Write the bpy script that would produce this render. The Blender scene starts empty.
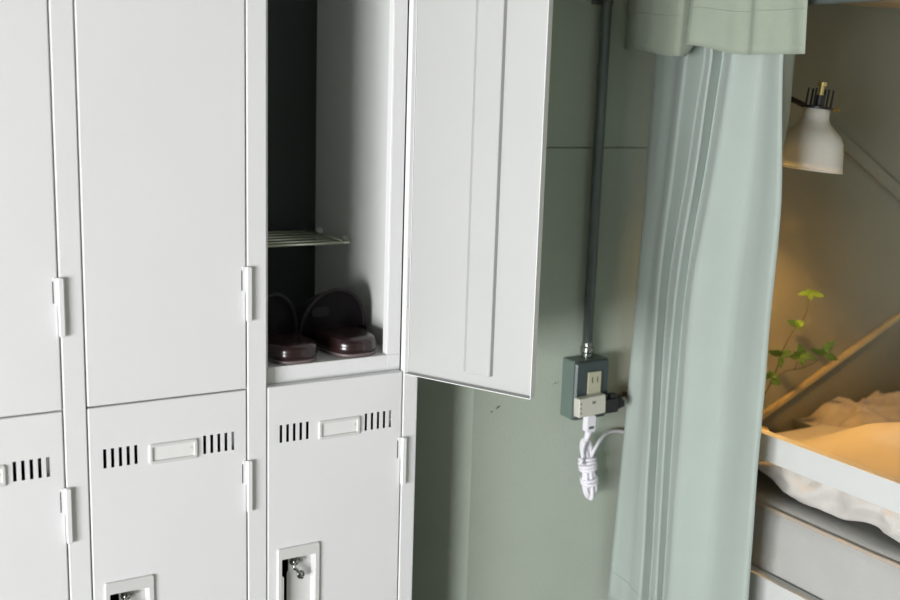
import bpy, bmesh, math, random
from mathutils import Vector, Matrix, noise
random.seed(4)
scene = bpy.context.scene
COL = scene.collection
R = math.radians

# ------------------------------------------------------------------ materials
def principled(name, color, rough=0.5, metal=0.0, spec=0.5, var=0.0, var_scale=6.0,
               bump=0.0, bump_scale=200.0, coat=0.0, sheen=0.0, trans=0.0, subsurf=0.0):
    m = bpy.data.materials.new(name); m.use_nodes = True
    nt = m.node_tree; b = nt.nodes['Principled BSDF']
    b.inputs['Base Color'].default_value = (*color, 1)
    b.inputs['Roughness'].default_value = rough
    b.inputs['Metallic'].default_value = metal
    b.inputs['Specular IOR Level'].default_value = spec
    b.inputs['Coat Weight'].default_value = coat
    b.inputs['Sheen Weight'].default_value = sheen
    b.inputs['Transmission Weight'].default_value = trans
    tc = nt.nodes.new('ShaderNodeTexCoord')
    if var > 0:
        n = nt.nodes.new('ShaderNodeTexNoise'); n.inputs['Scale'].default_value = var_scale
        n.inputs['Detail'].default_value = 4
        nt.links.new(tc.outputs['Object'], n.inputs['Vector'])
        r = nt.nodes.new('ShaderNodeValToRGB')
        r.color_ramp.elements[0].position = 0.3; r.color_ramp.elements[1].position = 0.7
        r.color_ramp.elements[0].color = (*[c * (1 - var) for c in color], 1)
        r.color_ramp.elements[1].color = (*[min(1, c * (1 + var)) for c in color], 1)
        nt.links.new(n.outputs['Fac'], r.inputs['Fac'])
        nt.links.new(r.outputs['Color'], b.inputs['Base Color'])
    if bump > 0:
        n2 = nt.nodes.new('ShaderNodeTexNoise'); n2.inputs['Scale'].default_value = bump_scale
        n2.inputs['Detail'].default_value = 3
        nt.links.new(tc.outputs['Object'], n2.inputs['Vector'])
        bp = nt.nodes.new('ShaderNodeBump'); bp.inputs['Strength'].default_value = bump
        bp.inputs['Distance'].default_value = 0.002
        nt.links.new(n2.outputs['Fac'], bp.inputs['Height'])
        nt.links.new(bp.outputs['Normal'], b.inputs['Normal'])
    return m

M = {}
M['locker'] = principled('locker_enamel', (0.805, 0.805, 0.815), 0.42, var=0.01, bump=0.05, bump_scale=350)
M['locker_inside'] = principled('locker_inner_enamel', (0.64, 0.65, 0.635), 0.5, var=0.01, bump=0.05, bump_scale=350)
M['back'] = principled('locker_back_shaded', (0.03, 0.038, 0.036), 0.6, var=0.05)  # near-black colour carries the shade of the unlit compartment
M['door_inside'] = principled('door_inner_dimmed', (0.45, 0.455, 0.447), 0.5, var=0.01, bump=0.05, bump_scale=350)  # same enamel, darkened to offset the strong window light on the open door
M['rubber'] = principled('grey_rubber', (0.5, 0.5, 0.48), 0.7)
M['plate'] = principled('plate_plastic', (0.68, 0.68, 0.67), 0.4)
M['card'] = principled('card', (0.80, 0.80, 0.79), 0.6)
M['wall'] = principled('sage_paint', (0.43, 0.48, 0.41), 0.75, spec=0.25, var=0.05, var_scale=3.5, bump=0.35, bump_scale=160)
M['bay'] = principled('bay_darker', (0.25, 0.25, 0.205), 0.75, spec=0.25, var=0.04, var_scale=4, bump=0.3, bump_scale=160)
M['scuff'] = principled('scuff_mark', (0.09, 0.10, 0.085), 0.9)
M['white_room'] = principled('room_white', (0.20, 0.21, 0.18), 0.8, var=0.02)
M['ceiling'] = principled('ceiling_paint', (0.10, 0.11, 0.09), 0.85, var=0.02)
M['floor'] = principled('floor_boards', (0.22, 0.20, 0.175), 0.5, var=0.15, var_scale=8)
M['steel'] = principled('galvanised_steel', (0.17, 0.20, 0.195), 0.36, metal=0.6, var=0.08, var_scale=30)
M['chrome'] = principled('lock_metal', (0.34, 0.36, 0.34), 0.22, metal=1.0)
M['box'] = principled('box_enamel', (0.045, 0.062, 0.062), 0.35, var=0.06, var_scale=20)
M['boxside'] = principled('box_side_enamel', (0.12, 0.165, 0.145), 0.4, var=0.06, var_scale=20)
M['ivory'] = principled('ivory_plastic', (0.46, 0.45, 0.33), 0.4)
M['tapwhite'] = principled('tap_plastic', (0.55, 0.54, 0.47), 0.4, var=0.03, var_scale=60)
M['black'] = principled('black_plastic', (0.012, 0.013, 0.014), 0.4)
M['cord'] = principled('white_cord', (0.78, 0.76, 0.82), 0.5)
M['curtain'] = principled('mint_cloth', (0.355, 0.41, 0.375), 0.85, spec=0.15, sheen=0.15, var=0.02, var_scale=12, bump=0.25, bump_scale=420)
M['valance'] = principled('sage_cloth', (0.30, 0.34, 0.275), 0.85, spec=0.15, sheen=0.15, var=0.02, var_scale=12, bump=0.25, bump_scale=420)
M['bedwhite'] = principled('bed_enamel', (0.55, 0.565, 0.555), 0.5, var=0.01)
M['wood'] = principled('pale_wood', (0.42, 0.34, 0.22), 0.6, var=0.1, var_scale=14)
M['batten'] = principled('batten_wood', (0.50, 0.40, 0.22), 0.55, var=0.08, var_scale=20)
M['sheet'] = principled('grey_sheet', (0.40, 0.40, 0.385), 0.85, spec=0.15, var=0.04, var_scale=10, bump=0.3, bump_scale=260)
M['lamplit_edge'] = principled('tan_edge_glow', (0.42, 0.355, 0.285), 0.8)  # tan colour stands in for warm lamplight along the mattress edge
M['duvet'] = principled('white_duvet', (0.52, 0.505, 0.475), 0.85, spec=0.15, var=0.03, var_scale=9, bump=0.2, bump_scale=240)
M['blanket'] = principled('rumpled_blanket', (0.40, 0.385, 0.385), 0.9, spec=0.1, var=0.12, var_scale=22, bump=0.3, bump_scale=200)
M['shade'] = principled('lamp_enamel', (0.66, 0.65, 0.60), 0.35)
M['brass'] = principled('brass', (0.62, 0.47, 0.2), 0.25, metal=1.0)
M['leather'] = principled('brown_leather', (0.024, 0.011, 0.0115), 0.27, var=0.12, var_scale=40, bump=0.08, bump_scale=220, coat=0.25)
M['upper'] = principled('upper_leather', (0.010, 0.0068, 0.008), 0.55, var=0.1, var_scale=40)
M['lining'] = principled('dark_lining', (0.006, 0.0045, 0.006), 0.55, spec=0.2)
M['welt'] = principled('sole_welt', (0.17, 0.13, 0.13), 0.4)
M['tag'] = principled('slipper_tag', (0.016, 0.014, 0.015), 0.7, spec=0.2)
M['leaf'] = principled('leaf_green', (0.045, 0.125, 0.025), 0.5, var=0.25, var_scale=30)
M['leaf_young'] = principled('leaf_young', (0.13, 0.26, 0.03), 0.5, var=0.2, var_scale=30)
M['stem'] = principled('stem_brown', (0.07, 0.065, 0.03), 0.7)
M['glass'] = principled('vase_ceramic', (0.55, 0.53, 0.48), 0.3)
def wire_mat():
    return principled('shelf_wire', (0.72, 0.74, 0.60), 0.35, metal=0.8)
M['wire'] = wire_mat()

# ------------------------------------------------------------------ mesh helpers
class MB:
    def __init__(s): s.v = []; s.f = []; s.mi = []
    def add(s, verts, faces, mat=0):
        o = len(s.v); s.v += [tuple(v) for v in verts]
        for f in faces: s.f.append(tuple(i + o for i in f)); s.mi.append(mat)
    def box(s, x0, x1, y0, y1, z0, z1, mat=0):
        s.add([(x0,y0,z0),(x1,y0,z0),(x1,y1,z0),(x0,y1,z0),(x0,y0,z1),(x1,y0,z1),(x1,y1,z1),(x0,y1,z1)],
              [(0,3,2,1),(4,5,6,7),(0,1,5,4),(1,2,6,5),(2,3,7,6),(3,0,4,7)], mat)
    def tube(s, pts, r, n=10, mat=0, cap=True):
        pts = [Vector(p) for p in pts]; rs = r if isinstance(r, (list, tuple)) else [r]*len(pts)
        rings = []; prev = None
        for i, p in enumerate(pts):
            a = pts[max(0, i-1)]; b = pts[min(len(pts)-1, i+1)]
            t = (b - a)
            t = t.normalized() if t.length > 1e-9 else Vector((0,0,1))
            if prev is None:
                ref = Vector((0,0,1)) if abs(t.z) < 0.9 else Vector((1,0,0))
                u = t.cross(ref).normalized()
            else:
                u = (prev - t*prev.dot(t))
                u = u.normalized() if u.length > 1e-6 else t.orthogonal().normalized()
            prev = u; w = t.cross(u)
            rings.append([p + (u*math.cos(2*math.pi*k/n) + w*math.sin(2*math.pi*k/n))*rs[i] for k in range(n)])
        vs = [v for ring in rings for v in ring]; fs = []
        for i in range(len(rings)-1):
            for k in range(n):
                fs.append((i*n+k, i*n+(k+1)%n, (i+1)*n+(k+1)%n, (i+1)*n+k))
        if cap:
            fs.append(tuple(range(n-1,-1,-1))); fs.append(tuple((len(rings)-1)*n+k for k in range(n)))
        s.add(vs, fs, mat)
    def lathe(s, prof, n=40, mat=0, mtx=None, cap0=False, cap1=False):
        vs = []; fs = []
        for (r, z) in prof:
            for k in range(n):
                v = Vector((r*math.cos(2*math.pi*k/n), r*math.sin(2*math.pi*k/n), z))
                vs.append(mtx @ v if mtx else v)
        for i in range(len(prof)-1):
            for k in range(n):
                fs.append((i*n+k, i*n+(k+1)%n, (i+1)*n+(k+1)%n, (i+1)*n+k))
        if cap0: fs.append(tuple(range(n-1,-1,-1)))
        if cap1: fs.append(tuple((len(prof)-1)*n+k for k in range(n)))
        s.add(vs, fs, mat)
    def grid(s, rows, mat=0, closed=False):
        nu = len(rows[0]); vs = [p for r in rows for p in r]; fs = []
        for i in range(len(rows)-1):
            for k in range(nu if closed else nu-1):
                fs.append((i*nu+k, i*nu+(k+1)%nu, (i+1)*nu+(k+1)%nu, (i+1)*nu+k))
        s.add(vs, fs, mat)
    def prism(s, poly, y0, y1, mat=0):          # poly in (x,z), extruded along y
        n = len(poly)
        s.add([(x,y0,z) for x,z in poly] + [(x,y1,z) for x,z in poly],
              [tuple(range(n)), tuple(range(2*n-1, n-1, -1))] + [(i, i+n, (i+1)%n+n, (i+1)%n) for i in range(n)], mat)
    def build(s, name, mats, parent=None, smooth=False, bevel=0, seg=2, subsurf=0, solid=0, solid_off=-1, fix=True, angle=40, loc=None):
        me = bpy.data.meshes.new(name); me.from_pydata(s.v, [], s.f)
        if not isinstance(mats, (list, tuple)): mats = [mats]
        for m in mats: me.materials.append(m)
        me.polygons.foreach_set('material_index', s.mi)
        if fix:
            bm = bmesh.new(); bm.from_mesh(me)
            bmesh.ops.remove_doubles(bm, verts=bm.verts, dist=1e-6)
            bmesh.ops.recalc_face_normals(bm, faces=bm.faces)
            bm.to_mesh(me); bm.free()
        if smooth:
            me.polygons.foreach_set('use_smooth', [True]*len(me.polygons))
        o = bpy.data.objects.new(name, me); COL.objects.link(o)
        if parent: o.parent = parent
        if loc: o.location = loc
        if solid:
            md = o.modifiers.new('thick', 'SOLIDIFY'); md.thickness = solid; md.offset = solid_off
        if bevel:
            md = o.modifiers.new('bevel', 'BEVEL'); md.width = bevel; md.segments = seg
            md.limit_method = 'ANGLE'; md.angle_limit = R(angle)
        if subsurf:
            md = o.modifiers.new('sub', 'SUBSURF'); md.levels = subsurf; md.render_levels = subsurf
        return o

def tag(o, label=None, cat=None, group=None, kind=None):
    if label: o['label'] = label
    if cat: o['category'] = cat
    if group: o['group'] = group
    if kind: o['kind'] = kind
    return o
def thing(name, loc, label, cat, group=None, rz=0):
    o = bpy.data.objects.new(name, None); o.empty_display_size = 0.05
    COL.objects.link(o); o.location = loc; o.rotation_euler = (0, 0, rz)
    return tag(o, label, cat, group)
def struct(mb, name, mat, **k):
    return tag(mb.build(name, mat, **k), kind='structure')
def at(parent, o):                               # parts built in world coordinates
    o.location = Vector(o.location) - parent.location
    return o
def sstep(a, b, x):
    t = max(0, min(1, (x-a)/(b-a))); return t*t*(3-2*t)
def lerp(a, b, t): return a + (b-a)*t
def catmull(pts, n=8):
    P = [Vector(p) for p in pts]; out = []
    for i in range(len(P)-1):
        p0 = P[max(0,i-1)]; p1 = P[i]; p2 = P[i+1]; p3 = P[min(len(P)-1,i+2)]
        for k in range(n):
            t = k/n
            out.append(0.5*((2*p1)+(p2-p0)*t+(2*p0-5*p1+4*p2-p3)*t*t+(3*p1-p0-3*p2+p3)*t**3))
    out.append(P[-1]); return out

# ------------------------------------------------------------------ the room
YW = 0.10          # plane of the green wall
XL, XR, YB, ZC = -4.4, 2.32, -5.6, 2.45
b = MB(); b.box(XL-.1, XR+.1, YB-.1, .75, -.1, 0); struct(b, 'floor', M['floor'])
b = MB(); b.box(XL-.1, XR+.1, YB-.1, .75, ZC, ZC+.1); struct(b, 'ceiling', M['ceiling'])
# green wall right of the recess: two boards with a narrow joint
b = MB()
def pier(z0, z1, e):       # plan of the wall end; corner splay added to catch more ambient light
    pl_ = [(.80+e,YW+e),(XR+.1,YW+e),(XR+.1,.66),(.69+e,.66),(.69+e,.27+e)]; n = len(pl_)
    b.add([(x,y,z0) for x,y in pl_] + [(x,y,z1) for x,y in pl_], [tuple(range(n-1,-1,-1)), tuple(range(n,2*n))] + [(i,(i+1)%n,(i+1)%n+n,i+n) for i in range(n)])
pier(0, 1.3265, 0); pier(1.3300, ZC, 0); pier(1.3266, 1.3299, .005)
struct(b, 'wall_back', M['wall'])
b = MB(); b.box(1.30, XR, YW-.004, YW-.0002, 0, ZC); struct(b, 'wall_bay', M['bay'])  # thin board over the end wall, in a darker tone
b = MB(); b.box(-.42, .69, .56, .66, 0, ZC); struct(b, 'wall_recess', M['wall'])
b = MB(); b.box(XL, -.42, YW, .66, 0, ZC); struct(b, 'wall_back_left', M['wall'])
b = MB(); b.box(XR, XR+.1, YB, YW, 0, ZC); struct(b, 'wall_right', M['wall'])
b = MB(); b.box(XL, XR, YB-.1, YB, 0, ZC); struct(b, 'wall_front', M['white_room'])
WY0, WY1, WZ0, WZ1 = -4.4, -1.55, .03, 1.6
b = MB()
b.box(XL-.1, XL, YB-.1, .66, 0, WZ0); b.box(XL-.1, XL, YB-.1, .66, WZ1, ZC)
b.box(XL-.1, XL, YB-.1, WY0, WZ0, WZ1); b.box(XL-.1, XL, WY1, .66, WZ0, WZ1)
struct(b, 'wall_left', M['white_room'])
b = MB()
for z in (WZ0, WZ1-.04): b.box(XL-.08, XL-.02, WY0, WY1, z, z+.04)
for y in (WY0, (WY0+WY1)/2-.02, WY1-.04): b.box(XL-.08, XL-.02, y, y+.04, WZ0+.04, WZ1-.04)
struct(b, 'window_1', M['bedwhite'])
# scuffs on the wall by the recess
b = MB()
for (x, z, w, h, a) in ((.86,.80,.012,.0035,.5),(.845,.792,.006,.003,.3),(1.003,.835,.004,.003,0),(1.010,.836,.003,.002,.2),(.996,.832,.002,.002,.1)):
    ca, sa = math.cos(a), math.sin(a); n = 9
    vs = [(x + w/2*math.cos(t)*ca - h/2*math.sin(t)*sa, YW-.0006, z + w/2*math.cos(t)*sa + h/2*math.sin(t)*ca) for t in [2*math.pi*k/n for k in range(n)]]
    b.add(vs, [tuple(range(n))])
struct(b, 'trim_1', M['scuff'], fix=False)

# ------------------------------------------------------------------ the steel locker
PITCH, HALF = .30, .131         # column pitch, half door width (door edges at +-.131 of a column centre)
ZM = .93; ZB, ZT = .055, 2.07; LH = 2.12; DEP = .400; LX0, LX1 = -.311, .612
cols = [-.15, .15, .45]
locker = thing('locker', (.15, 0, 0), 'light grey steel locker with six doors, its upper right door standing open', 'locker')
def P_(o): return at(locker, o)

b = MB()
b.box(LX0, LX0+.0015, 0, DEP, 0, LH); b.box(LX1-.0015, LX1, 0, DEP, 0, LH)
b.box(LX0+.0015, LX1-.0015, 0, DEP-.002, LH-.002, LH)
b.box(LX0+.0015, LX1-.0015, .0, DEP-.002, .05, .052)
for c in cols:
    x0, x1 = c-.150+.017, c+.150-.017
    b.box(x0-.0015, x0, .012, DEP-.002, .052, LH-.002); b.box(x1, x1+.0015, .012, DEP-.002, .052, LH-.002)
    b.box(x0, x1, .019, DEP-.002, .957, .9585)
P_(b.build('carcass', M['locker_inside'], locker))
b = MB(); b.box(LX0+.0015, LX1-.0015, DEP-.002, DEP, 0, LH-.002); o = P_(b.build('back_panel', M['back'], locker)); o['label'] = 'back panel of the locker, shade painted into its colour'
# front frame: uprights flush with the doors, rabbet lips behind the doors
b = MB()
xs = [LX0, -.150+.150-.019+0, 0, 0]
ups = [(LX0, -.15-HALF-.002), (-.15+HALF+.002, .15-HALF-.002), (.15+HALF+.002, .45-HALF-.002), (.45+HALF+.002, LX1)]
for (x0, x1) in ups: b.box(x0, x1, -.0005, .0195, 0, LH)
for c in cols:
    b.box(c-HALF-.002, c+HALF+.002, 0, .019, ZT+.002, LH); b.box(c-HALF-.002, c+HALF+.002, .003, .019, 0, ZB-.002)
P_(b.build('upright_frame', M['locker'], locker, bevel=.0018, seg=2))
b = MB()
for c in cols:
    x0, x1 = c-.133, c+.133; y0, y1 = .0197, .0215
    b.box(x1-.024, x1, y0, y1, .05, LH-.002); b.box(x0, x0+.010, y0, y1, .05, LH-.002)
    b.box(x0+.010, x1-.024, y0, y1, .90, .9575); b.box(x0+.010, x1-.024, y0, y1, ZT-.02, LH-.002); b.box(x0+.010, x1-.024, y0, y1, .05, .085)
    b.box(x1-.026, x1-.024, y0, y0+.016, .9586, ZT-.02)
P_(b.build('door_rabbet', M['locker'], locker, bevel=.0006, seg=1))

def door_skin(w, z0, z1, holes, flange=.016, hinge_flange=.003):
    """front sheet with real slots; local x from -w..0 (hinge at 0), y=0 the front, z up"""
    xs = sorted(set([-w, 0] + [h for r in holes for h in r[:2]])); zs = sorted(set([z0, z1] + [h for r in holes for h in r[2:]]))
    b = MB()
    for i in range(len(xs)-1):
        for j in range(len(zs)-1):
            cx = (xs[i]+xs[i+1])/2; cz = (zs[j]+zs[j+1])/2
            if any(r[0] < cx < r[1] and r[2] < cz < r[3] for r in holes): continue
            b.add([(xs[i],0,zs[j]),(xs[i+1],0,zs[j]),(xs[i+1],0,zs[j+1]),(xs[i],0,zs[j+1])], [(0,1,2,3)])
    for i in range(len(xs)-1):
        b.add([(xs[i],0,z0),(xs[i],flange,z0),(xs[i+1],flange,z0),(xs[i+1],0,z0)], [(0,1,2,3)])
        b.add([(xs[i],0,z1),(xs[i+1],0,z1),(xs[i+1],flange,z1),(xs[i],flange,z1)], [(0,1,2,3)])
    for j in range(len(zs)-1):
        b.add([(-w,0,zs[j]),(-w,0,zs[j+1]),(-w,flange,zs[j+1]),(-w,flange,zs[j])], [(0,1,2,3)])
        b.add([(0,0,zs[j]),(0,hinge_flange,zs[j]),(0,hinge_flange,zs[j+1]),(0,0,zs[j+1])], [(0,1,2,3)])
    return b
def rr(x0, x1, z0, z1, y, r, n=4):          # rounded rectangle ring
    pts = []
    for (cx, cz, a0) in ((x1-r,z1-r,0),(x0+r,z1-r,90),(x0+r,z0+r,180),(x1-r,z0+r,270)):
        for k in range(n+1):
            a = R(a0+90*k/n); pts.append((cx+r*math.cos(a), y, cz+r*math.sin(a)))
    return pts

def make_door(c, z0, z1, upper):
    w = 2*HALF; hx = c+HALF                 # hinge edge in world X
    ztop = z1
    L = lambda x: x - .15 - HALF            # column-2 world x -> local x
    holes = []
    zv0, zv1 = ztop-.102, ztop-.070
    for k in range(5):
        x = L(.0435 + k*.01235); holes.append((x-.0027, x+.0027, zv0, zv1))
        x = L(.2075 + k*.0123); holes.append((x-.0027, x+.0027, zv0, zv1))
    lx0, lx1 = L(.0365), L(.1175); lz1 = ztop-.297; lz0 = lz1-.150
    holes.append((lx0+.005, lx1-.005, lz0+.005, lz1-.005))
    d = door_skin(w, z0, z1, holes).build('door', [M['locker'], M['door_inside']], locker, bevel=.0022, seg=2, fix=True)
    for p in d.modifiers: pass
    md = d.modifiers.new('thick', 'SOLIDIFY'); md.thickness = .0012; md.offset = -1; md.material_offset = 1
    d.location = (hx - locker.location.x, 0, 0)
    # name plate: raised rounded frame with a card behind
    nx0, nx1, nz0, nz1 = L(.1135), L(.1945), ztop-.106, ztop-.072
    p = MB()
    rings = [rr(nx0,nx1,nz0,nz1,0,.004), rr(nx0,nx1,nz0,nz1,-.0028,.004), rr(nx0+.0015,nx1-.0015,nz0+.0015,nz1-.0015,-.004,.003),
             rr(nx0+.005,nx1-.005,nz0+.005,nz1-.005,-.004,.002), rr(nx0+.006,nx1-.006,nz0+.006,nz1-.006,-.001,.002)]
    p.grid(rings, closed=True); n = len(rings[-1]); p.add(rings[-1], [tuple(range(n))], 1)
    p.tube([(nx1-.011,-.001,(nz0+nz1)/2+.002),(nx1-.011,-.0025,(nz0+nz1)/2+.002)], .0017, 8, 0)
    p.build('name_plate', [M['plate'], M['card']], d)
    # recessed pull plate
    p = MB()
    rings = [rr(lx0,lx1,lz0,lz1,0,.004), rr(lx0,lx1,lz0,lz1,-.003,.004), rr(lx0+.0015,lx1-.0015,lz0+.0015,lz1-.0015,-.0045,.003),
             rr(lx0+.0075,lx1-.0085,lz0+.012,lz1-.020,-.0045,.002), rr(lx0+.0085,lx1-.0095,lz0+.013,lz1-.021,-.003,.002)]
    p.grid(rings, closed=True)
    ix0, ix1, iz0, iz1 = lx0+.0085, lx1-.0095, lz0+.013, lz1-.021; dy = .012
    zs_ = iz1-.028
    p.add([(ix1,-.003,iz0),(ix1,-.003,iz1),(ix1-.002,dy,iz1),(ix1-.002,dy,iz0)], [(0,1,2,3)])
    p.add([(ix0,-.003,iz1),(ix1,-.003,iz1),(ix1-.002,dy,iz1),(ix0,dy,iz1)], [(0,1,2,3)])
    p.add([(ix0,-.003,iz0),(ix1,-.003,iz0),(ix1-.002,dy,iz0),(ix0,dy,iz0)], [(0,1,2,3)])
    p.add([(ix0+.0150,dy,iz0),(ix1-.002,dy,iz0),(ix1-.002,dy,iz1),(ix0+.0175,dy,iz1),(ix0+.0175,dy,zs_),(ix0+.0150,dy,zs_-.006)], [(0,1,2,3,4,5)])
    p.add([(ix0-.001,-.0035,iz0),(ix0+.003,-.0035,iz0),(ix0+.003,-.0035,zs_-.006),(ix0-.001,-.0035,zs_)], [(0,1,2,3)])
    p.build('pull_plate', M['plate'], d, fix=True)
    # padlock loop and barrel inside the recess
    q = MB(); kx, kz = ix0+.028, iz1-.012
    q.lathe([(.0085,0),(.0085,.003),(.006,.0045),(.006,.010),(.004,.012)], 16, mtx=Matrix.Translation((kx,dy,kz)) @ Matrix.Rotation(R(90),4,'X'), cap1=True)
    arc = [(kx + .002 + .004*math.cos(a), dy-.011-.001*k, kz-.012 + .0115*math.sin(a)) for k, a in enumerate([R(100+36*k) for k in range(6)])]
    q.tube(catmull([(kx-.001,dy-.010,kz+.002),(kx-.004,dy-.013,kz-.008),(kx+.001,dy-.013,kz-.013),(kx+.006,dy-.013,kz-.020),(kx+.009,dy-.013,kz-.027),(kx+.012,dy-.012,kz-.030)],4), [.003]*16+[.0035]*5, 8)
    q.tube([(kx+.0+.0055*math.cos(2*math.pi*k/14)+.009, dy-.012, kz-.024+.0062*math.sin(2*math.pi*k/14)) for k in range(15)], .0022, 8, cap=False)
    q.tube([(kx+.004,dy-.006,kz+.001),(kx+.014,dy-.006,kz+.002)], .0028, 8)
    q.build('lock_hasp', M['chrome'], d, smooth=True)
    # hinges
    zc = [z0+.163, z1-.155] if upper else [z1-.170, z0+.155]
    for z in zc:
        h = MB()
        h.grid([rr(-.001,.0075,z-.046,z+.046,-.001,.002), rr(-.001,.0075,z-.046,z+.046,-.007,.002), rr(0,.0065,z-.045,z+.045,-.0085,.002)], closed=True)
        e = rr(0,.0065,z-.045,z+.045,-.0085,.002); h.add(e, [tuple(range(len(e)))])
        h.box(-.0065,-.001,-.0022,.001,z+.004,z+.046)
        h.box(-.0082,-.0068,-.0008,.0005,z+.006,z+.040,1)
        h.build('hinge', [M['locker'], M['black']], d)
    return d
doors = {}
for i, c in enumerate(cols):
    doors[(i,0)] = make_door(c, ZB, ZM-.0012, False)
    doors[(i,1)] = make_door(c, ZM+.0012, ZT, True)
od = doors[(2,1)]
od['label'] = 'open upper right door with a flat stiffening rib on its inner face'
piv = Vector((.5875, -.0065)); ang = R(115.8)
off = Vector((.45+HALF, 0)) - piv
ca, sa = math.cos(ang), math.sin(ang)
np_ = piv + Vector((ca*off.x - sa*off.y, sa*off.x + ca*off.y))
od.location = (np_.x - locker.location.x, np_.y, 0); od.rotation_euler = (0, 0, ang)
b = MB()      # hat channel on the inner face, local x -.175..-.110
xa, xb, za, zb = -.178, -.118, ZM+.024, ZT-.025; y0, y1 = .0013, .0095
b.grid([[(xa,y0,za),(xa+.0015,y1,za),(xb-.010,y1,za),(xb,y0,za)], [(xa,y0,zb),(xa+.0015,y1,zb),(xb-.010,y1,zb),(xb,y0,zb)]])
b.add([(xa,y0,za),(xa+.0015,y1,za),(xb-.010,y1,za),(xb,y0,za)], [(0,1,2,3)])
b.build('stiffening_rib', M['door_inside'], od, bevel=.0008, seg=1)
b = MB(); b.lathe([(.003,0),(.003,.0012),(.001,.002)], 12, mtx=Matrix.Translation((-2*HALF+.008,.0013,ZM+.065)) @ Matrix.Rotation(R(-90),4,'X'), cap1=True)
b.build('rubber_bumper', M['rubber'], od)

# wire shelf inside the open compartment
b = MB(); r = .0021; xl, xr = .322, .5655; zsf = 1.1395
for k in range(6):
    y = .207 + k*.036
    b.tube([(xl,y,zsf),(xr-.004,y,zsf)], r if k else .0028, 8)
b.tube([(xr-.014,.207,zsf+.004),(xr-.014,.39,zsf+.004)], r, 8); b.tube([(xl+.02,.207,zsf-.004),(xl+.02,.39,zsf-.004)], r, 8)
b.tube(catmull([(xr-.010,.207,zsf),(xr,.207,zsf),(xr+.004,.213,zsf),(xr+.004,.24,zsf)],5), .0028, 8)
ws = P_(b.build('wire_shelf', M['wire'], locker, smooth=True))
for y in (.245, .37):
    b = MB(); b.lathe([(.0075,0),(.0075,.008),(.005,.011)], 14, mtx=Matrix.Translation((.583,y,zsf+.001)) @ Matrix.Rotation(R(-90),4,'Y'), cap1=True)
    b.build('shelf_clip', M['plate'], ws)
ws.location = (-locker.location.x, 0, 0)

# ------------------------------------------------------------------ slippers
def make_slipper(name, loc, rz, label, hw, ho):
    t = thing(name, loc, label, 'slipper', 'pair of brown slippers in the open locker', rz)
    def outline(k, s=1.0):     # sole outline: heel at y=0, toe at y=.24
        pts = [(0,0),(.024,.004),(.039,.020),(.0455,.052),(.049,.10),(.055,.15),(.054,.195),(.040,.230),(0,.246)]
        pts = pts + [(-x,y) for x,y in reversed(pts[1:-1])]
        return pts
    ol = catmull([(x,y,0) for x,y in outline(0)+[(0,0)]], 5)[:-1]
    def ring(z, s): return [((p.x)*s, .12+(p.y-.12)*(1-(1-s)*.5), z) for p in ol]
    b = MB(); rs = [ring(0,.95), ring(.001,.985), ring(.005,.98), ring(.0064,.97)]
    b.grid(rs, closed=True); b.add(rs[0], [tuple(range(len(ol)))])
    b.add(rs[-1], [tuple(range(len(ol)))])
    b.build('sole', M['welt'], t, smooth=True)
    b = MB()                  # thick padded heel and footbed wrapped in leather, with a groove
    rs = [ring(.0065,.97), ring(.008,.99), ring(.0135,1.01), ring(.0165,1.012), ring(.0180,1.003), ring(.0192,1.004), ring(.0235,1.005), ring(.0275,.985), ring(.0308,.945), ring(.0332,.88), ring(.0348,.78), ring(.0355,.6)]
    b.grid(rs, closed=True); b.add(rs[-1], [tuple(range(len(ol)))])
    b.build('padded_footbed', M['leather'], t, smooth=True)
    # vamp: tall rounded hood over the toes, mouth toward the heel
    b = MB(); rows = []; n = 30
    for j in range(9):
        q = j/8; y = .082 + .150*q
        wd = lerp(hw, .049, q**1.3); ht = lerp(.106, .050, q**1.2)
        row = []
        for k in range(n+1):
            a = math.pi*k/n
            row.append((ho*(1-q) + wd*math.cos(a)*(1-.0*q), y + .018*math.sin(a)*(1-q)*-1 + .02*(1-q), .006 + ht*abs(math.sin(a))**.85))
        rows.append(row)
    rows.append([(0 + .040*math.cos(math.pi*k/n), .244, .008+.026*math.sin(math.pi*k/n)) for k in range(n+1)])
    rows.append([(0 + .002*math.cos(math.pi*k/n), .247, .008+.004*math.sin(math.pi*k/n)) for k in range(n+1)])
    b.grid(rows)
    v = b.build('upper', M['upper'], t, smooth=True, solid=.004, solid_off=-1)
    b = MB(); b.tube([Vector(p) for p in rows[0]], .0016, 8); b.build('rim', M['upper'], v, smooth=True)
    b = MB(); q = rows[0]; cx_ = ho
    b.grid([[(cx_+(x-cx_)*f, y0+dy_, .004+(z-.004)*f) for x,y0,z in q] for f, dy_ in ((.985,.001),(.93,.004),(.75,.009),(.4,.012),(.02,.013))])
    b.build('lining', M['lining'], t, smooth=True)
    b = MB(); e = rr(ho-.046,ho-.010,.060,.078,.094,.008); b.add(e + [(x,y+.003,z) for x,y,z in e], [tuple(range(len(e)))] + [(i,(i+1)%len(e),(i+1)%len(e)+len(e),i+len(e)) for i in range(len(e))])
    b.build('maker_tag', M['tag'], t)
    return t
ZS = .9586
make_slipper('slipper', (.509, .021, ZS), R(3), 'dark brown leather slipper on the right, beside the bare locker side', .071, -.008)
make_slipper('slipper', (.390, .017, ZS), R(3), 'dark brown leather slipper on the left, half behind the locker upright', .053, -.014)

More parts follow.
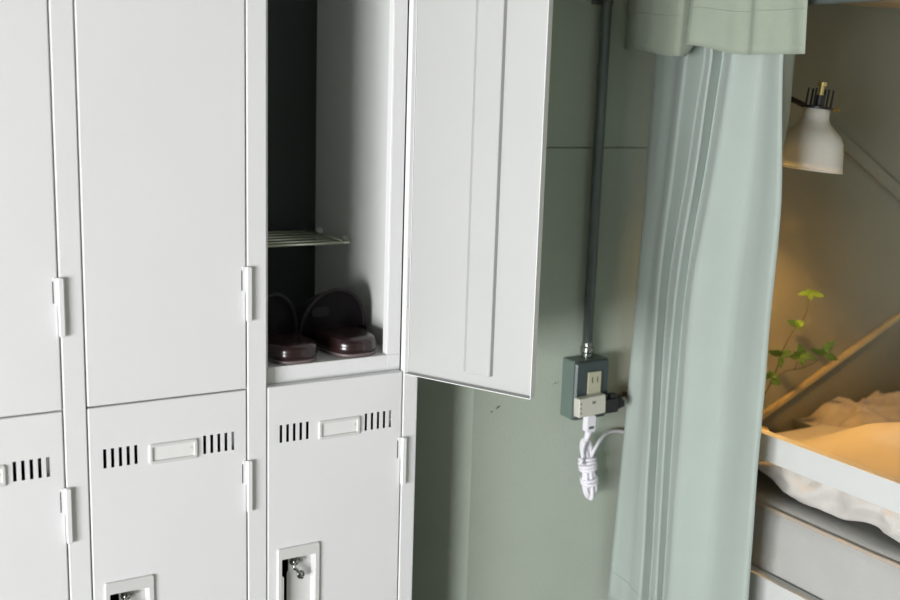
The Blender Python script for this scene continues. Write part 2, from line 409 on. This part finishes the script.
# ------------------------------------------------------------------ conduit, socket box, plug tap, cords
b = MB(); b.tube([(1.069,.083,.905),(1.070,.083,1.4),(1.070,.083,ZC-.001)], .0108, 20)
t = thing('conduit_pipe', (1.07,.083,.905), 'dark grey metal conduit pipe running up the green wall', 'pipe')
at(t, b.build('pipe', M['steel'], t, smooth=True))
b = MB(); b.lathe([(.0125,0),(.0125,.010),(.0145,.012),(.0145,.022),(.0120,.024),(.0120,.032),(.0108,.033)], 20, mtx=Matrix.Translation((1.0690,.083,.889)))
o = at(t, b.build('connector', M['chrome'], t, smooth=False, bevel=.0005)); o['label'] = 'bright pipe connector'
for z in (1.62, 2.2):
    b = MB(); b.box(1.045,1.095,.094,.0995,z-.008,z+.008); b.tube([(1.0700+.0125*math.cos(a),.083-.0125*math.sin(a),z) for a in [R(-40+26*k) for k in range(11)]], .0018, 6)
    at(t, b.build('saddle_clip', M['steel'], t))

t = thing('socket_box', (1.064,.1,.762), 'dark grey metal surface socket box at the foot of the conduit', 'socket box')
b = MB(); rings = [rr(1.020,1.108,.762,.889,.0995,.003), rr(1.020,1.108,.762,.889,.060,.003)]
b.grid(rings, closed=True); b.add(rings[1], [tuple(range(len(rings[1])))])
at(t, b.build('back_box', M['boxside'], t))
b = MB(); rings = [rr(1.020,1.108,.762,.889,.060,.008,6), rr(1.020,1.108,.762,.889,.056,.008,6), rr(1.0235,1.1045,.7655,.8855,.0515,.007,6)]
b.grid(rings, closed=True); b.add(rings[-1], [tuple(range(len(rings[-1])))])
b.box(1.046,1.086,.0508,.0515,.784,.868)
at(t, b.build('cover_plate', M['box'], t, smooth=False))
b = MB(); b.prism([(1.0500,.787),(1.0830,.787),(1.0830,.865),(1.0500,.865)], .0475, .051)
for zc in (.848, .810):
    for x in (1.060, 1.0735): b.box(x-.0012, x+.0012, .0472, .0475, zc-.006, zc+.006, 1)
at(t, b.build('outlet', [M['ivory'], M['black']], t))
t = thing('plug_tap', (1.049,.0468,.776), 'off-white flat plug adaptor pushed into the socket box', 'adaptor')
b = MB(); rot = Matrix.Translation((1.049,.0,.797)) @ Matrix.Rotation(R(-3),4,'Y')
rings = [[rot @ Vector(p) for p in rr(-.034,.036,-.0205,.0205,y,r)] for y, r in ((.0468,.003),(.031,.003),(.0292,.002))]
rings[2] = [rot @ Vector(p) for p in rr(-.0325,.0345,-.019,.019,.0292,.002)]
b.grid(rings, closed=True); b.add(rings[-1], [tuple(range(len(rings[-1])))]); b.add(rings[0], [tuple(range(len(rings[0])))])
at(t, b.build('body', M['tapwhite'], t))
for z in (-.010, 0, .010):
    b = MB(); p = rot @ Vector((-.0295, .0289, z)); b.box(p.x-.0012, p.x+.0012, .0286, .0291, p.z-.0018, p.z+.0018)
    at(t, b.build('pin_slot', M['scuff'], t))
b = MB(); p = rot @ Vector((.004,.0289,.008)); b.box(p.x-.004,p.x-.001,.0287,.0291,p.z-.003,p.z+.003); b.box(p.x+.001,p.x+.004,.0287,.0291,p.z-.003,p.z+.003)
at(t, b.build('printed_mark', M['scuff'], t))
t = thing('power_plug', (1.092,.04,.795), 'black plug and lead sticking out of the right side of the adaptor', 'plug')
b = MB(); b.box(1.0865,1.120,.030,.052,.776,.806); [b.box(1.120+.004*q,1.1225+.004*q,.032,.050,.780+.001*q,.803-.001*q) for q in range(5)]; b.box(1.120,1.139,.036,.046,.785,.798)
at(t, b.build('plug_body', M['black'], t, bevel=.003, seg=2))
b = MB(); b.tube(catmull([(1.136,.041,.792),(1.148,.060,.793),(1.165,.080,.793),(1.195,.089,.785),(1.225,.089,.70),(1.23,.089,.5),(1.23,.089,.02)],6), .0055, 8)
at(t, b.build('lead', M['black'], t, smooth=True))
b = MB(); b.box(1.102,1.118,.033,.048,.806,.816); at(t, b.build('grip', M['black'], t, bevel=.002))

t = thing('extension_lead', (1.056,.05,.57), 'white cord bundled and tied, hanging below the plug adaptor', 'cord')
b = MB()
rings = [rr(1.0385,1.0605,.741,.7765,y,.004) for y in (.029,.045)]
b.grid(rings, closed=True); [b.add(r_, [tuple(range(len(r_)))]) for r_ in rings]
b.box(1.043,1.056,.0278,.0295,.748,.754,1)
at(t, b.build('plug_head', [M['cord'], M['steel']], t, bevel=.002))
b = MB()
b.tube([(1.0495,.037,.743),(1.048,.040,.727),(1.047,.045,.715)], [.008,.006,.0045], 10)
at(t, b.build('strain_relief', M['cord'], t, smooth=True))
b = MB(); pass
for k in range(8):      # hank of folded loops
    a_ = 2*math.pi*k/8; ox, oy = .0105*math.cos(a_), .0105*math.sin(a_)
    zt = (.706,.700,.690,.712)[k % 4]; zb = (.590,.600,.586,.596)[(k*3) % 4]; sp = 1.0 + .25*(k % 3)
    cx, cy = 1.074, .066
    b.tube(catmull([(cx+ox*.8,cy+oy*.8,.660),(cx-.007+ox*1.1,cy+oy*.6,zt-.012),(cx-.008+ox*.3,cy+oy*.3,zt),(cx-.007-ox*.6,cy-oy*.3,zt-.014),(cx-ox*.5,cy-oy*.5,.655),(cx+.008-ox*.7*sp,cy-oy*.6,.615),(cx+.012-ox*.5*sp,cy-oy*.5,zb),(cx+.014+ox*.6*sp,cy+oy*.4,zb-.010),(cx+.010+ox*1.2*sp,cy+oy*.8,.606),(cx+ox*.8,cy+oy*.8,.660)],5), .0040, 8)
b.tube(catmull([(1.047,.045,.716),(1.048,.052,.70),(1.054,.058,.68),(1.064,.062,.655)],5), .0045, 8)
at(t, b.build('cord_hank', M['cord'], t, smooth=True))
b = MB()
for z, w in ((.668,.0165),(.660,.0180),(.652,.0175),(.645,.0160),(.622,.0165),(.614,.0160)):
    cx = 1.074 + (.66-z)*.18
    b.tube([(cx+w*math.cos(2*math.pi*k/16), .066+.016*math.sin(2*math.pi*k/16), z+.003*math.cos(2*math.pi*k/16+z*40)) for k in range(17)], .0040, 8, cap=False)
b.tube(catmull([(1.058,.054,.662),(1.044,.050,.668),(1.048,.050,.675)],4), .0035, 8)
at(t, b.build('cord_wrap', M['cord'], t, smooth=True))
b = MB(); b.tube(catmull([(1.068,.052,.660),(1.076,.056,.676),(1.092,.060,.697),(1.118,.072,.710),(1.15,.086,.712),(1.19,.0905,.705),(1.245,.090,.68),(1.248,.090,.4),(1.248,.090,.02)],6), .0038, 8)
at(t, b.build('cord_tail', M['cord'], t, smooth=True))

# ------------------------------------------------------------------ bunk bed
BX0, BX1, BY0, BY1 = 1.20, 2.30, -2.0, .068
bed = thing('bunk_bed', (1.75,-.95,0), 'white bunk bed with guard rail, standing in the corner behind the curtain', 'bed')
def B_(o): return at(bed, o)
b = MB(); b.box(BX0, BX0+.022, BY0+.06, BY1-.05, .762, .814); B_(b.build('guard_rail', M['bedwhite'], bed, bevel=.0015))
b = MB(); b.box(BX0, BX0+.026, BY0+.06, BY1-.05, .26, .533); B_(b.build('side_board', M['bedwhite'], bed, bevel=.0015))
for (x, y) in ((BX0,BY1-.05),(BX0,BY0),(BX1-.05,BY1-.05),(BX1-.05,BY0)):
    b = MB(); b.box(x, x+.05, y, y+.05, 0, 1.80); B_(b.build('post', M['bedwhite'], bed, bevel=.002))
b = MB(); b.box(BX0+.026, BX1, BY0+.055, BY1-.053, .46, .48); B_(b.build('bed_base', M['wood'], bed))
b = MB(); b.box(BX0, BX1, BY0+.0, BY1, 1.655, 1.675)
b.box(BX0, BX0+.022, BY0, BY1, 1.675, 1.80)
for k in range(7): b.box(BX0+.03, BX1-.02, BY0+.2+.27*k, BY0+.26+.27*k, 1.640, 1.655)
B_(b.build('upper_deck', M['wood'], bed))

# mattress with a fitted grey sheet
t = thing('mattress', (1.75,-.95,.48), 'grey sheeted mattress on the bed behind the guard rail', 'mattress')
b = MB(); rows = []
mx0, mx1, my0, my1, mz0, mz1 = 1.2355, 2.24, -1.92, .005, .4805, .665
def mat_front(y, z, n_):      # wavy fitted sheet
    return .004*noise.noise(Vector((y*5, z*4, 2.2))) + .003*noise.noise(Vector((y*13, z*20, 7)))
prof = [(0.02,mz0),(0,mz0+.02)] + [(0,lerp(mz0+.03,mz1-.03,k/8)) for k in range(9)] + [(.004,mz1-.014),(.012,mz1-.005),(.024,mz1)] + [(.06+.12*k, mz1) for k in range(8)] + [(1.0,mz1),(1.004,mz0)]
ny = 80
for i in range(ny+1):
    y = lerp(my0, my1, i/ny)
    rows.append([(mx0 + dx - (mat_front(y,z,0) + (.006*math.sin(math.pi*(z-mz0)/(mz1-mz0)))) * (1 if dx < .05 else 0), y, z + (.002*noise.noise(Vector((y*6,dx*6,1))) if dx > .03 and z > .6 else 0)) for dx, z in prof])
b.grid(rows); n = len(prof)
b.add(rows[0], [tuple(range(n))]); b.add(rows[-1], [tuple(range(n))])
at(t, b.build('sheet', M['sheet'], t, smooth=True))
b = MB(); b.tube([(mx0+.002-mat_front(lerp(my0,my1,i/ny),.655,0), lerp(my0,my1,i/ny), mz1-.010) for i in range(ny+1)], .0042, 8)
o = at(t, b.build('lamplit_edge', M['lamplit_edge'], t, smooth=True)); o['label'] = 'tan line painted for the lamplight on the mattress edge'

# duvet: heaped white cover, bulging out under the guard rail
def duvet_top(x, y):
    g = math.exp(-((x-1.52)/.22)**2)
    h = .680 + .142*sstep(-.02,-.42,y)*(.35+.65*g) - .03*sstep(1.75,2.1,x)
    h += .012*noise.noise(Vector((x*6,y*6,3))) + .006*noise.noise(Vector((x*15,y*13,5)))
    return max(h, .685)
b = MB(); rows = []; ny = 150
for i in range(ny+1):
    y = lerp(-1.35, .0, i/ny)
    e = sstep(.01,-.10,y)
    bul = .010*noise.noise(Vector((y*7,0,1))) + .012*noise.noise(Vector((y*16,1,4)))
    ztf = lerp(.775,.740,sstep(-.30,-.08,y)); zb = .672 + .030*max(0, noise.noise(Vector((y*9, 4, .3)))+.15) + .020*sstep(-.40,-.24,y)
    zt = duvet_top(1.30, y); row = []
    row.append((1.60, y, .667))
    row.append((1.30, y, zb+.002))
    nb = 16
    for k in range(nb+1):
        a = -math.pi/2 + math.pi*k/nb
        cz = (zb + ztf)/2; hz = (ztf - zb)/2
        w = .024 + bul
        z = cz + hz*math.sin(a)
        wr = .030*(.25-abs(noise.noise(Vector((y*13+z*10, z*22, 8))))) + .012*noise.noise(Vector((y*45+z*60, z*25, 2)))
        row.append((1.274 - w*math.cos(a)*e - wr*math.cos(a), y, z))
    for k in range(1, 26):
        x = 1.275 + .74*k/25
        row.append((x, y, lerp(ztf, duvet_top(x,y), sstep(1.27,1.40,x))*e + (1-e)*.675))
    row.append((2.03, y, .668))
    rows.append(row)
b.grid(rows)
b.add(rows[0], [tuple(range(len(rows[0])))]); b.add(rows[-1], [tuple(range(len(rows[-1])))])
tag(b.build('duvet', M['duvet'], smooth=True), 'white crumpled duvet heaped on the mattress, bulging under the guard rail', 'duvet')

# rumpled blanket behind the duvet
b = MB(); rows = []; nx, ny = 90, 50
for j in range(ny+1):
    y = lerp(-.16, .078, j/ny); row = []
    for i in range(nx+1):
        x = lerp(1.715, 2.22, i/nx)
        en = sstep(1.715,1.78,x)*sstep(2.22,2.14,x)*sstep(-.16,-.09,y)*sstep(.078,.03,y)
        wx = .03*noise.noise(Vector((x*9,y*9,2))); wy = .03*noise.noise(Vector((x*9,y*9,7)))
        r1 = 1 - abs(noise.noise(Vector(((x+wx)*9,(y+wy)*13,1))))*2.2
        r2 = 1 - abs(noise.noise(Vector(((x+wx)*21,(y+wy)*26,4))))*2.2
        row.append((x+wx*.4, y, .668 + en*(.030 + .018*r1 + .012*r2)))
    rows.append(row)
b.grid(rows)
edge = rows[0] + [r_[-1] for r_ in rows[1:-1]] + rows[-1][::-1] + [r_[0] for r_ in rows[-2:0:-1]]
ne = len(edge)
b.add([tuple(p) for p in edge] + [(p[0],p[1],.6665) for p in edge], [tuple(range(ne,2*ne))] + [(k,(k+1)%ne,(k+1)%ne+ne,k+ne) for k in range(ne)])
tag(b.build('blanket', M['blanket'], smooth=True), 'rumpled pinkish-brown blanket lying behind the duvet at the wall', 'blanket')

# battens on the end wall
def batten(name, a, c, w, th, mat, label):
    a = Vector((a[0],0,a[1])); c = Vector((c[0],0,c[1])); d = (c-a).normalized(); n = Vector((-d.z,0,d.x))
    b = MB(); pts = [a-n*w/2, c-n*w/2, c+n*w/2, a+n*w/2]
    b.prism([(p.x,p.z) for p in pts], YW-th-.004, YW-.0042)
    tag(b.build(name, mat, bevel=.0015), label, 'batten')
batten('wall_batten', (1.50,.633), (2.28,.978), .013, .012, M['batten'], 'thin pale wooden batten rising to the right across the bed wall')
batten('wall_batten', (1.70,1.405), (2.28,1.080), .030, .012, M['bay'], 'dull painted batten sloping down to the right behind the lamp')

# ------------------------------------------------------------------ clamp lamp
lc = Vector((1.366,-.20,1.306))                # centre of the rim
t = thing('clamp_lamp', (1.366,-.20,1.306), 'off-white bell-shaped clamp lamp shining over the bed', 'lamp')
ax = Matrix.Rotation(R(5.5),4,Vector((.51,.84,0))) @ Matrix.Diagonal((1,1,.86,1))
b = MB()
prof = [(.0680,0),(.0660,.016),(.0635,.040),(.0600,.062),(.0530,.079),(.0400,.092),(.0295,.103),(.0250,.113),(.0238,.122),(.0236,.134),(.0215,.137)]
b.lathe(prof, 48, mtx=ax); sh = b.build('lamp_shade', M['shade'], t, smooth=True, solid=.0015, solid_off=-1)
b = MB(); b.lathe([(.0685,-.002),(.0692,0),(.0682,.0025)], 48, mtx=ax); b.build('rim_band', M['shade'], t, smooth=True)
b = MB(); b.lathe([(.0250,.1355),(.0300,.1365),(.0300,.140),(.0250,.1415)], 24, mtx=ax, cap0=True, cap1=True)
for k in range(6):
    a = R(60*k+20); b.tube([ax@Vector((.0235*math.cos(a),.0235*math.sin(a),.140)), ax@Vector((.0235*math.cos(a),.0235*math.sin(a),.180))], .0022, 6)
b.tube([ax@Vector((0,0,.137)), ax@Vector((0,0,.166))], .0085, 12)
b.build('socket_cage', M['black'], t)
b = MB(); b.tube([ax@Vector((0,0,.160)), ax@Vector((0,0,.188))], .0048, 12); b.tube([ax@Vector((0,0,.186)), ax@Vector((0,0,.195))], .0085, 12)
o = b.build('brass_knob', M['brass'], t); o['label'] = 'small brass knob on top of the lamp'
b = MB(); b.tube([ax@Vector((.024,-.015,.138)), ax@Vector((.036,-.022,.138))], .0035, 8); b.build('side_screw', M['brass'], t)
b = MB()
pst = Vector((1.258,.008,1.43)) - lc
b.tube(catmull([ax@Vector((-.028,.010,.139)), Vector((-.045,.05,.140)), Vector((-.085,.13,.136)), pst], 6), .0055, 8)
b.build('arm', M['black'], t, smooth=True)
b = MB(); b.box(1.2505-lc.x,1.262-lc.x,0.0175-lc.y,.066-lc.y,1.40-lc.z,1.46-lc.z); b.box(1.206-lc.x,1.262-lc.x,.006-lc.y,.0175-lc.y,1.40-lc.z,1.46-lc.z); b.build('clamp', M['black'], t, bevel=.002)
b = MB(); bm_ = principled('bulb_glow', (1,.8,.5), .4)
nt = bm_.node_tree; pb = nt.nodes['Principled BSDF']; pb.inputs['Emission Color'].default_value = (1,.62,.22,1); pb.inputs['Emission Strength'].default_value = 12
b.lathe([(.0005,.062),(.008,.0635),(.014,.069),(.016,.078),(.013,.088),(.010,.098),(.010,.110)], 20, mtx=ax); b.build('bulb', bm_, t, smooth=True)

# ------------------------------------------------------------------ sprig in a small vase on a wall ledge
b = MB(); b.box(1.34,1.492,-.05,YW-.0042,.700,.712)
tag(b.build('wall_ledge', M['wood'], bevel=.001), 'small wooden wall ledge carrying the vase, hidden behind the curtain', 'shelf')
t = thing('leafy_sprig', (1.462,.005,.712), 'thin green leafy sprig leaning right in front of the warm wall', 'plant')
b = MB(); b.lathe([(.012,0),(.019,.002),(.021,.012),(.017,.026),(.009,.034),(.0075,.042),(.009,.045)], 20, mtx=Matrix.Translation((1.462,.005,.7121)), cap0=True)
tag(b.build('bud_vase', M['glass'], smooth=True), 'small pale bud vase on the wall ledge, holding the sprig', 'vase')
b = MB(); Y0 = .005
main = catmull([(1.463,Y0,.716),(1.470,Y0,.735),(1.492,Y0,.752),(1.513,Y0,.760),(1.532,Y0,.785),(1.560,Y0,.828),(1.578,Y0+.004,.866),(1.604,Y0,.915),(1.624,Y0-.005,.938),(1.641,Y0-.003,.962),(1.648,Y0,1.000)],5)
main = catmull([(1.463,Y0,.716),(1.468,Y0,.750),(1.490,Y0,.752),(1.530,Y0,.775),(1.560,Y0,.826),(1.578,Y0+.004,.866),(1.604,Y0,.915),(1.624,Y0-.005,.938),(1.641,Y0-.003,.962),(1.648,Y0,1.000)],5)
b.tube(main, [lerp(.0022,.0011,i/(len(main)-1)) for i in range(len(main))], 6)
b.tube(catmull([(1.548,Y0,.800),(1.585,Y0-.004,.822),(1.630,Y0-.01,.826),(1.671,Y0-.012,.836),(1.703,Y0-.012,.853)],5), .0012, 6)
b.tube(catmull([(1.610,Y0-.008,.824),(1.612,Y0-.012,.838),(1.620,Y0-.014,.858)],4), .001, 6)
at(t, b.build('stem', M['stem'], t, smooth=True))
vx = Vector((.858,-.512,0)); vz = Vector((.07,.178,.98))
def leaf(base, ang, L, w, mat, tilt=.3):
    base = Vector(base); d = vx*math.cos(R(ang)) + vz*math.sin(R(ang)); nrm = Vector((-.5,-.84,.19)); side = d.cross(nrm).normalized()
    nn = (nrm*math.cos(tilt) + side*math.sin(tilt)); side2 = d.cross(nn).normalized()
    b = MB(); rows = []
    for i in range(8):
        s = i/7; ww = w*(math.sin(math.pi*min(1,s**.8*.97+.02)))**.9 + .0003
        c = base + d*L*s + nn*(.12*L*math.sin(s*2.2)) - Vector((0,0,.15*L*s*s))
        rows.append([c - side2*ww + nn*.12*w, c - side2*ww*.5, c - nn*.08*w, c + side2*ww*.5, c + side2*ww + nn*.12*w])
    b.grid(rows)
    at(t, b.build('leaf', mat, t, smooth=True, solid=.0004))
ly, lg = M['leaf_young'], M['leaf']
cl = [((1.648,Y0,1.000), [(178,.030,.0055,ly),(10,.022,.007,ly),(-5,.036,.0055,ly),(110,.014,.004,ly),(-75,.016,.0055,ly),(60,.012,.004,ly)]),
      ((1.612,Y0-.003,.926), [(150,.032,.0065,lg),(40,.022,.008,ly),(95,.016,.006,ly),(-20,.012,.005,ly)]),
      ((1.570,Y0,.860), [(150,.036,.0065,lg),(25,.030,.0085,lg),(75,.018,.006,lg),(-90,.026,.006,lg),(120,.020,.006,lg)]),
      ((1.545,Y0,.812), [(165,.030,.006,lg),(70,.018,.006,ly),(-35,.026,.0095,lg),(20,.016,.006,lg),(110,.018,.005,lg)]),
      ((1.620,Y0-.014,.858), [(100,.036,.009,lg),(175,.028,.0075,lg),(-5,.040,.0065,lg),(-70,.022,.0065,lg),(60,.022,.008,lg),(140,.020,.007,lg)]),
      ((1.703,Y0-.012,.853), [(150,.040,.0065,lg),(72,.040,.008,lg),(-10,.034,.0075,lg),(60,.050,.006,lg),(100,.020,.007,lg)])]
for k, (base, lv) in enumerate(cl):
    for j, (a, L, w, m_) in enumerate(lv): leaf(base, a, L*.95, w*1.15, m_, tilt=.5*math.sin(k*2.1+j*1.7))

# ------------------------------------------------------------------ bed curtain
cur = thing('bed_curtain', (1.15,-.15,.3), 'pale mint green bed curtain gathered beside the bed, with a short valance', 'curtain')
# fold lines: world Y and outward swing of the ridges and valleys of the gathered cloth, at four heights
FZ = [1.507, 1.278, 1.037, .417]
FY = [[0.072, -0.0, -0.076, -0.083, -0.149, -0.142, -0.217, -0.25, -0.324],
      [0.067, 0.014, -0.062, -0.063, -0.127, -0.121, -0.191, -0.241, -0.351],
      [0.059, 0.026, -0.047, -0.042, -0.099, -0.099, -0.159, -0.226, -0.352],
      [0.072, 0.016, -0.061, -0.059, -0.106, -0.103, -0.153, -0.221, -0.359]]
FA = [[-0.04, -0.035, 0.01, -0.032, 0.013, -0.02, 0.026, -0.01, 0.016],
      [-0.033, -0.032, 0.012, -0.024, 0.015, -0.014, 0.028, -0.014, 0.018],
      [-0.022, -0.024, 0.014, -0.015, 0.016, -0.008, 0.028, -0.018, 0.02],
      [-0.01, -0.004, 0.016, -0.008, 0.016, -0.004, 0.024, -0.008, 0.018]]
def station(T, i, z):
    if z >= FZ[0]: return T[0][i]
    for k in range(3):
        if z >= FZ[k+1]:
            t = (FZ[k]-z)/(FZ[k]-FZ[k+1]); h = FZ[k]-FZ[k+1]
            m0 = (T[k+1][i]-T[max(0,k-1)][i])/(FZ[max(0,k-1)]-FZ[k+1]); m1 = (T[min(3,k+2)][i]-T[k][i])/(FZ[k]-FZ[min(3,k+2)])
            return (2*t**3-3*t*t+1)*T[k][i] + (t**3-2*t*t+t)*h*m0 + (-2*t**3+3*t*t)*T[k+1][i] + (t**3-t*t)*h*m1
    return T[3][i] + (T[3][i]-T[2][i])*(FZ[3]-z)/(FZ[2]-FZ[3])
rows = []; NZ = 56; zlo, zhi = .322, 1.60
for j in range(NZ+1):
    z = lerp(zhi, zlo, j/NZ); zz = min(z, 1.52); row = []
    ctrl = []
    for i in range(9):
        y = station(FY, i, zz); a = station(FA, i, zz)
        a += .003*noise.noise(Vector((i*1.7, z*2.5, 1)))
        ctrl.append((1.155 - a, y, z))
    ctrl.append((1.190, -.304 + .034*(1-sstep(1.24,1.42,z)), z))
    ctrl.append((1.196, ctrl[-1][1] + .05, z))
    seg = 7
    for i in range(len(ctrl)-1):
        p, q = Vector(ctrl[i]), Vector(ctrl[i+1])
        for k in range(seg):
            s = k/seg; e = .45*s + .55*s*s*(3-2*s)
            v = Vector((lerp(p.x,q.x,e), lerp(p.y,q.y,s), z))
            v.x += .0028*noise.noise(Vector((v.y*38 + i*.3, z*1.3, 3))) + .002*noise.noise(Vector((v.y*20, z*7, 5)))
            row.append(v)
    row.append(Vector(ctrl[-1]))
    rows.append(row)
b = MB(); b.grid(rows)
cp = at(cur, b.build('panel', M['curtain'], cur, smooth=True, solid=.0015, solid_off=0))
b = MB(); zr = 50
zi = min(range(NZ+1), key=lambda j: abs(lerp(zhi,zlo,j/NZ) - .40))
b.tube([v + Vector((-.0012,0,0)) for v in rows[zi]], .0006, 5)
at(cur, b.build('hem_stitch', M['curtain'], cur, smooth=True))
# valance
vy = [.082,.030,-.024,-.102,-.110,-.118,-.126,-.188,-.230,-.264,-.293,-.325,-.362,-.393,-.398]
va = [-.010,.004,.010,.014,-.055,-.052,.016,.008,.004,-.004,.014,.004,-.004,.002,.000]
rows = []
for j in range(16):
    s = j/15; row = []
    for i in range(len(vy)-1):
        for k in range(6):
            f = k/6; e = f*f*(3-2*f)
            y = lerp(vy[i],vy[i+1],f); a = lerp(va[i],va[i+1],e)
            flare = lerp(.35, 1, s)
            zb = 1.528 - .016*sstep(.05,-.09,y)*(1 if y > -.105 else 0) + (.004 if y < -.105 else 0) - .018*sstep(-.13,-.26,y)
            y2 = (y+.16)*lerp(.955,1,s)-.16
            row.append((1.112 - a*flare + .003*noise.noise(Vector((y*20,s*3,6))), y2, lerp(1.735, zb, s)))
    row.append((1.112-va[-1], (vy[-1]+.16)*lerp(.955,1,s)-.16, lerp(1.735, 1.514, s)))
    rows.append(row)
b = MB(); b.grid(rows); at(cur, b.build('valance', M['valance'], cur, smooth=True, solid=.002, solid_off=0))
b = MB(); b.tube([Vector(v)+Vector((-.0016,0,0)) for v in rows[10]], .0008, 5); at(cur, b.build('valance_stitch', M['valance'], cur, smooth=True))
b = MB(); b.tube([(1.155,.092,1.605),(1.155,-1.9,1.605)], .008, 12); b.tube([(1.118,.092,1.738),(1.118,-.46,1.738)], .006, 10)
for y in (.06, -.44): b.box(1.110,1.199,y-.006,y+.006,1.730,1.746)
for y in (.06, -1.85): b.box(1.147,1.20,y-.006,y+.006,1.660,1.668); b.box(1.147,1.163,y-.006,y+.006,1.60,1.665)
at(cur, b.build('curtain_rod', M['steel'], cur))

# ------------------------------------------------------------------ light
w = bpy.data.worlds.new('world'); scene.world = w; w.use_nodes = True
w.node_tree.nodes['Background'].inputs['Color'].default_value = (.75,.85,1,1)
w.node_tree.nodes['Background'].inputs['Strength'].default_value = .6
ld = bpy.data.lights.new('window_daylight', 'AREA'); ld.shape = 'RECTANGLE'; ld.size = WY1-WY0; ld.size_y = WZ1-WZ0
ld.energy = 520; ld.color = (.99, .99, 1.0)
lo = bpy.data.objects.new('window_daylight', ld); COL.objects.link(lo)
lo.location = (XL-.14, (WY0+WY1)/2, (WZ0+WZ1)/2); lo.rotation_euler = (0, R(-90), 0)
# area light local x runs along world z after the turn: keep the long side on world Y
ld.size, ld.size_y = WZ1-WZ0, WY1-WY0
pl = bpy.data.lights.new('bulb_light', 'POINT'); pl.energy = 12; pl.color = (1.0, .51, .13); pl.shadow_soft_size = .008
po = bpy.data.objects.new('bulb_light', pl); COL.objects.link(po); po.location = lc + (ax @ Vector((0,0,.052)))

# ------------------------------------------------------------------ camera
cam = bpy.data.cameras.new('camera'); co = bpy.data.objects.new('camera', cam); COL.objects.link(co)
cam.sensor_width = 36; cam.lens = 1110.0/900*36
r_ = Vector((0.8582381,-0.51230638,0.03113721)); u_ = Vector((0.07082845,0.17830432,0.9814229)); f_ = Vector((0.50834111,0.84008913,-0.18931343))
mt = Matrix((( r_.x,u_.x,-f_.x,-.36577975),(r_.y,u_.y,-f_.y,-1.7224964),(r_.z,u_.z,-f_.z,1.44342027),(0,0,0,1)))
co.matrix_world = mt
cam.clip_start = .05
cam.dof.use_dof = True; cam.dof.focus_distance = 1.95; cam.dof.aperture_fstop = 2.8
scene.camera = co
scene.view_settings.view_transform = 'Standard'; scene.view_settings.look = 'None'
scene.view_settings.gamma = 1; scene.view_settings.exposure = 0; scene.view_settings.use_curve_mapping = False
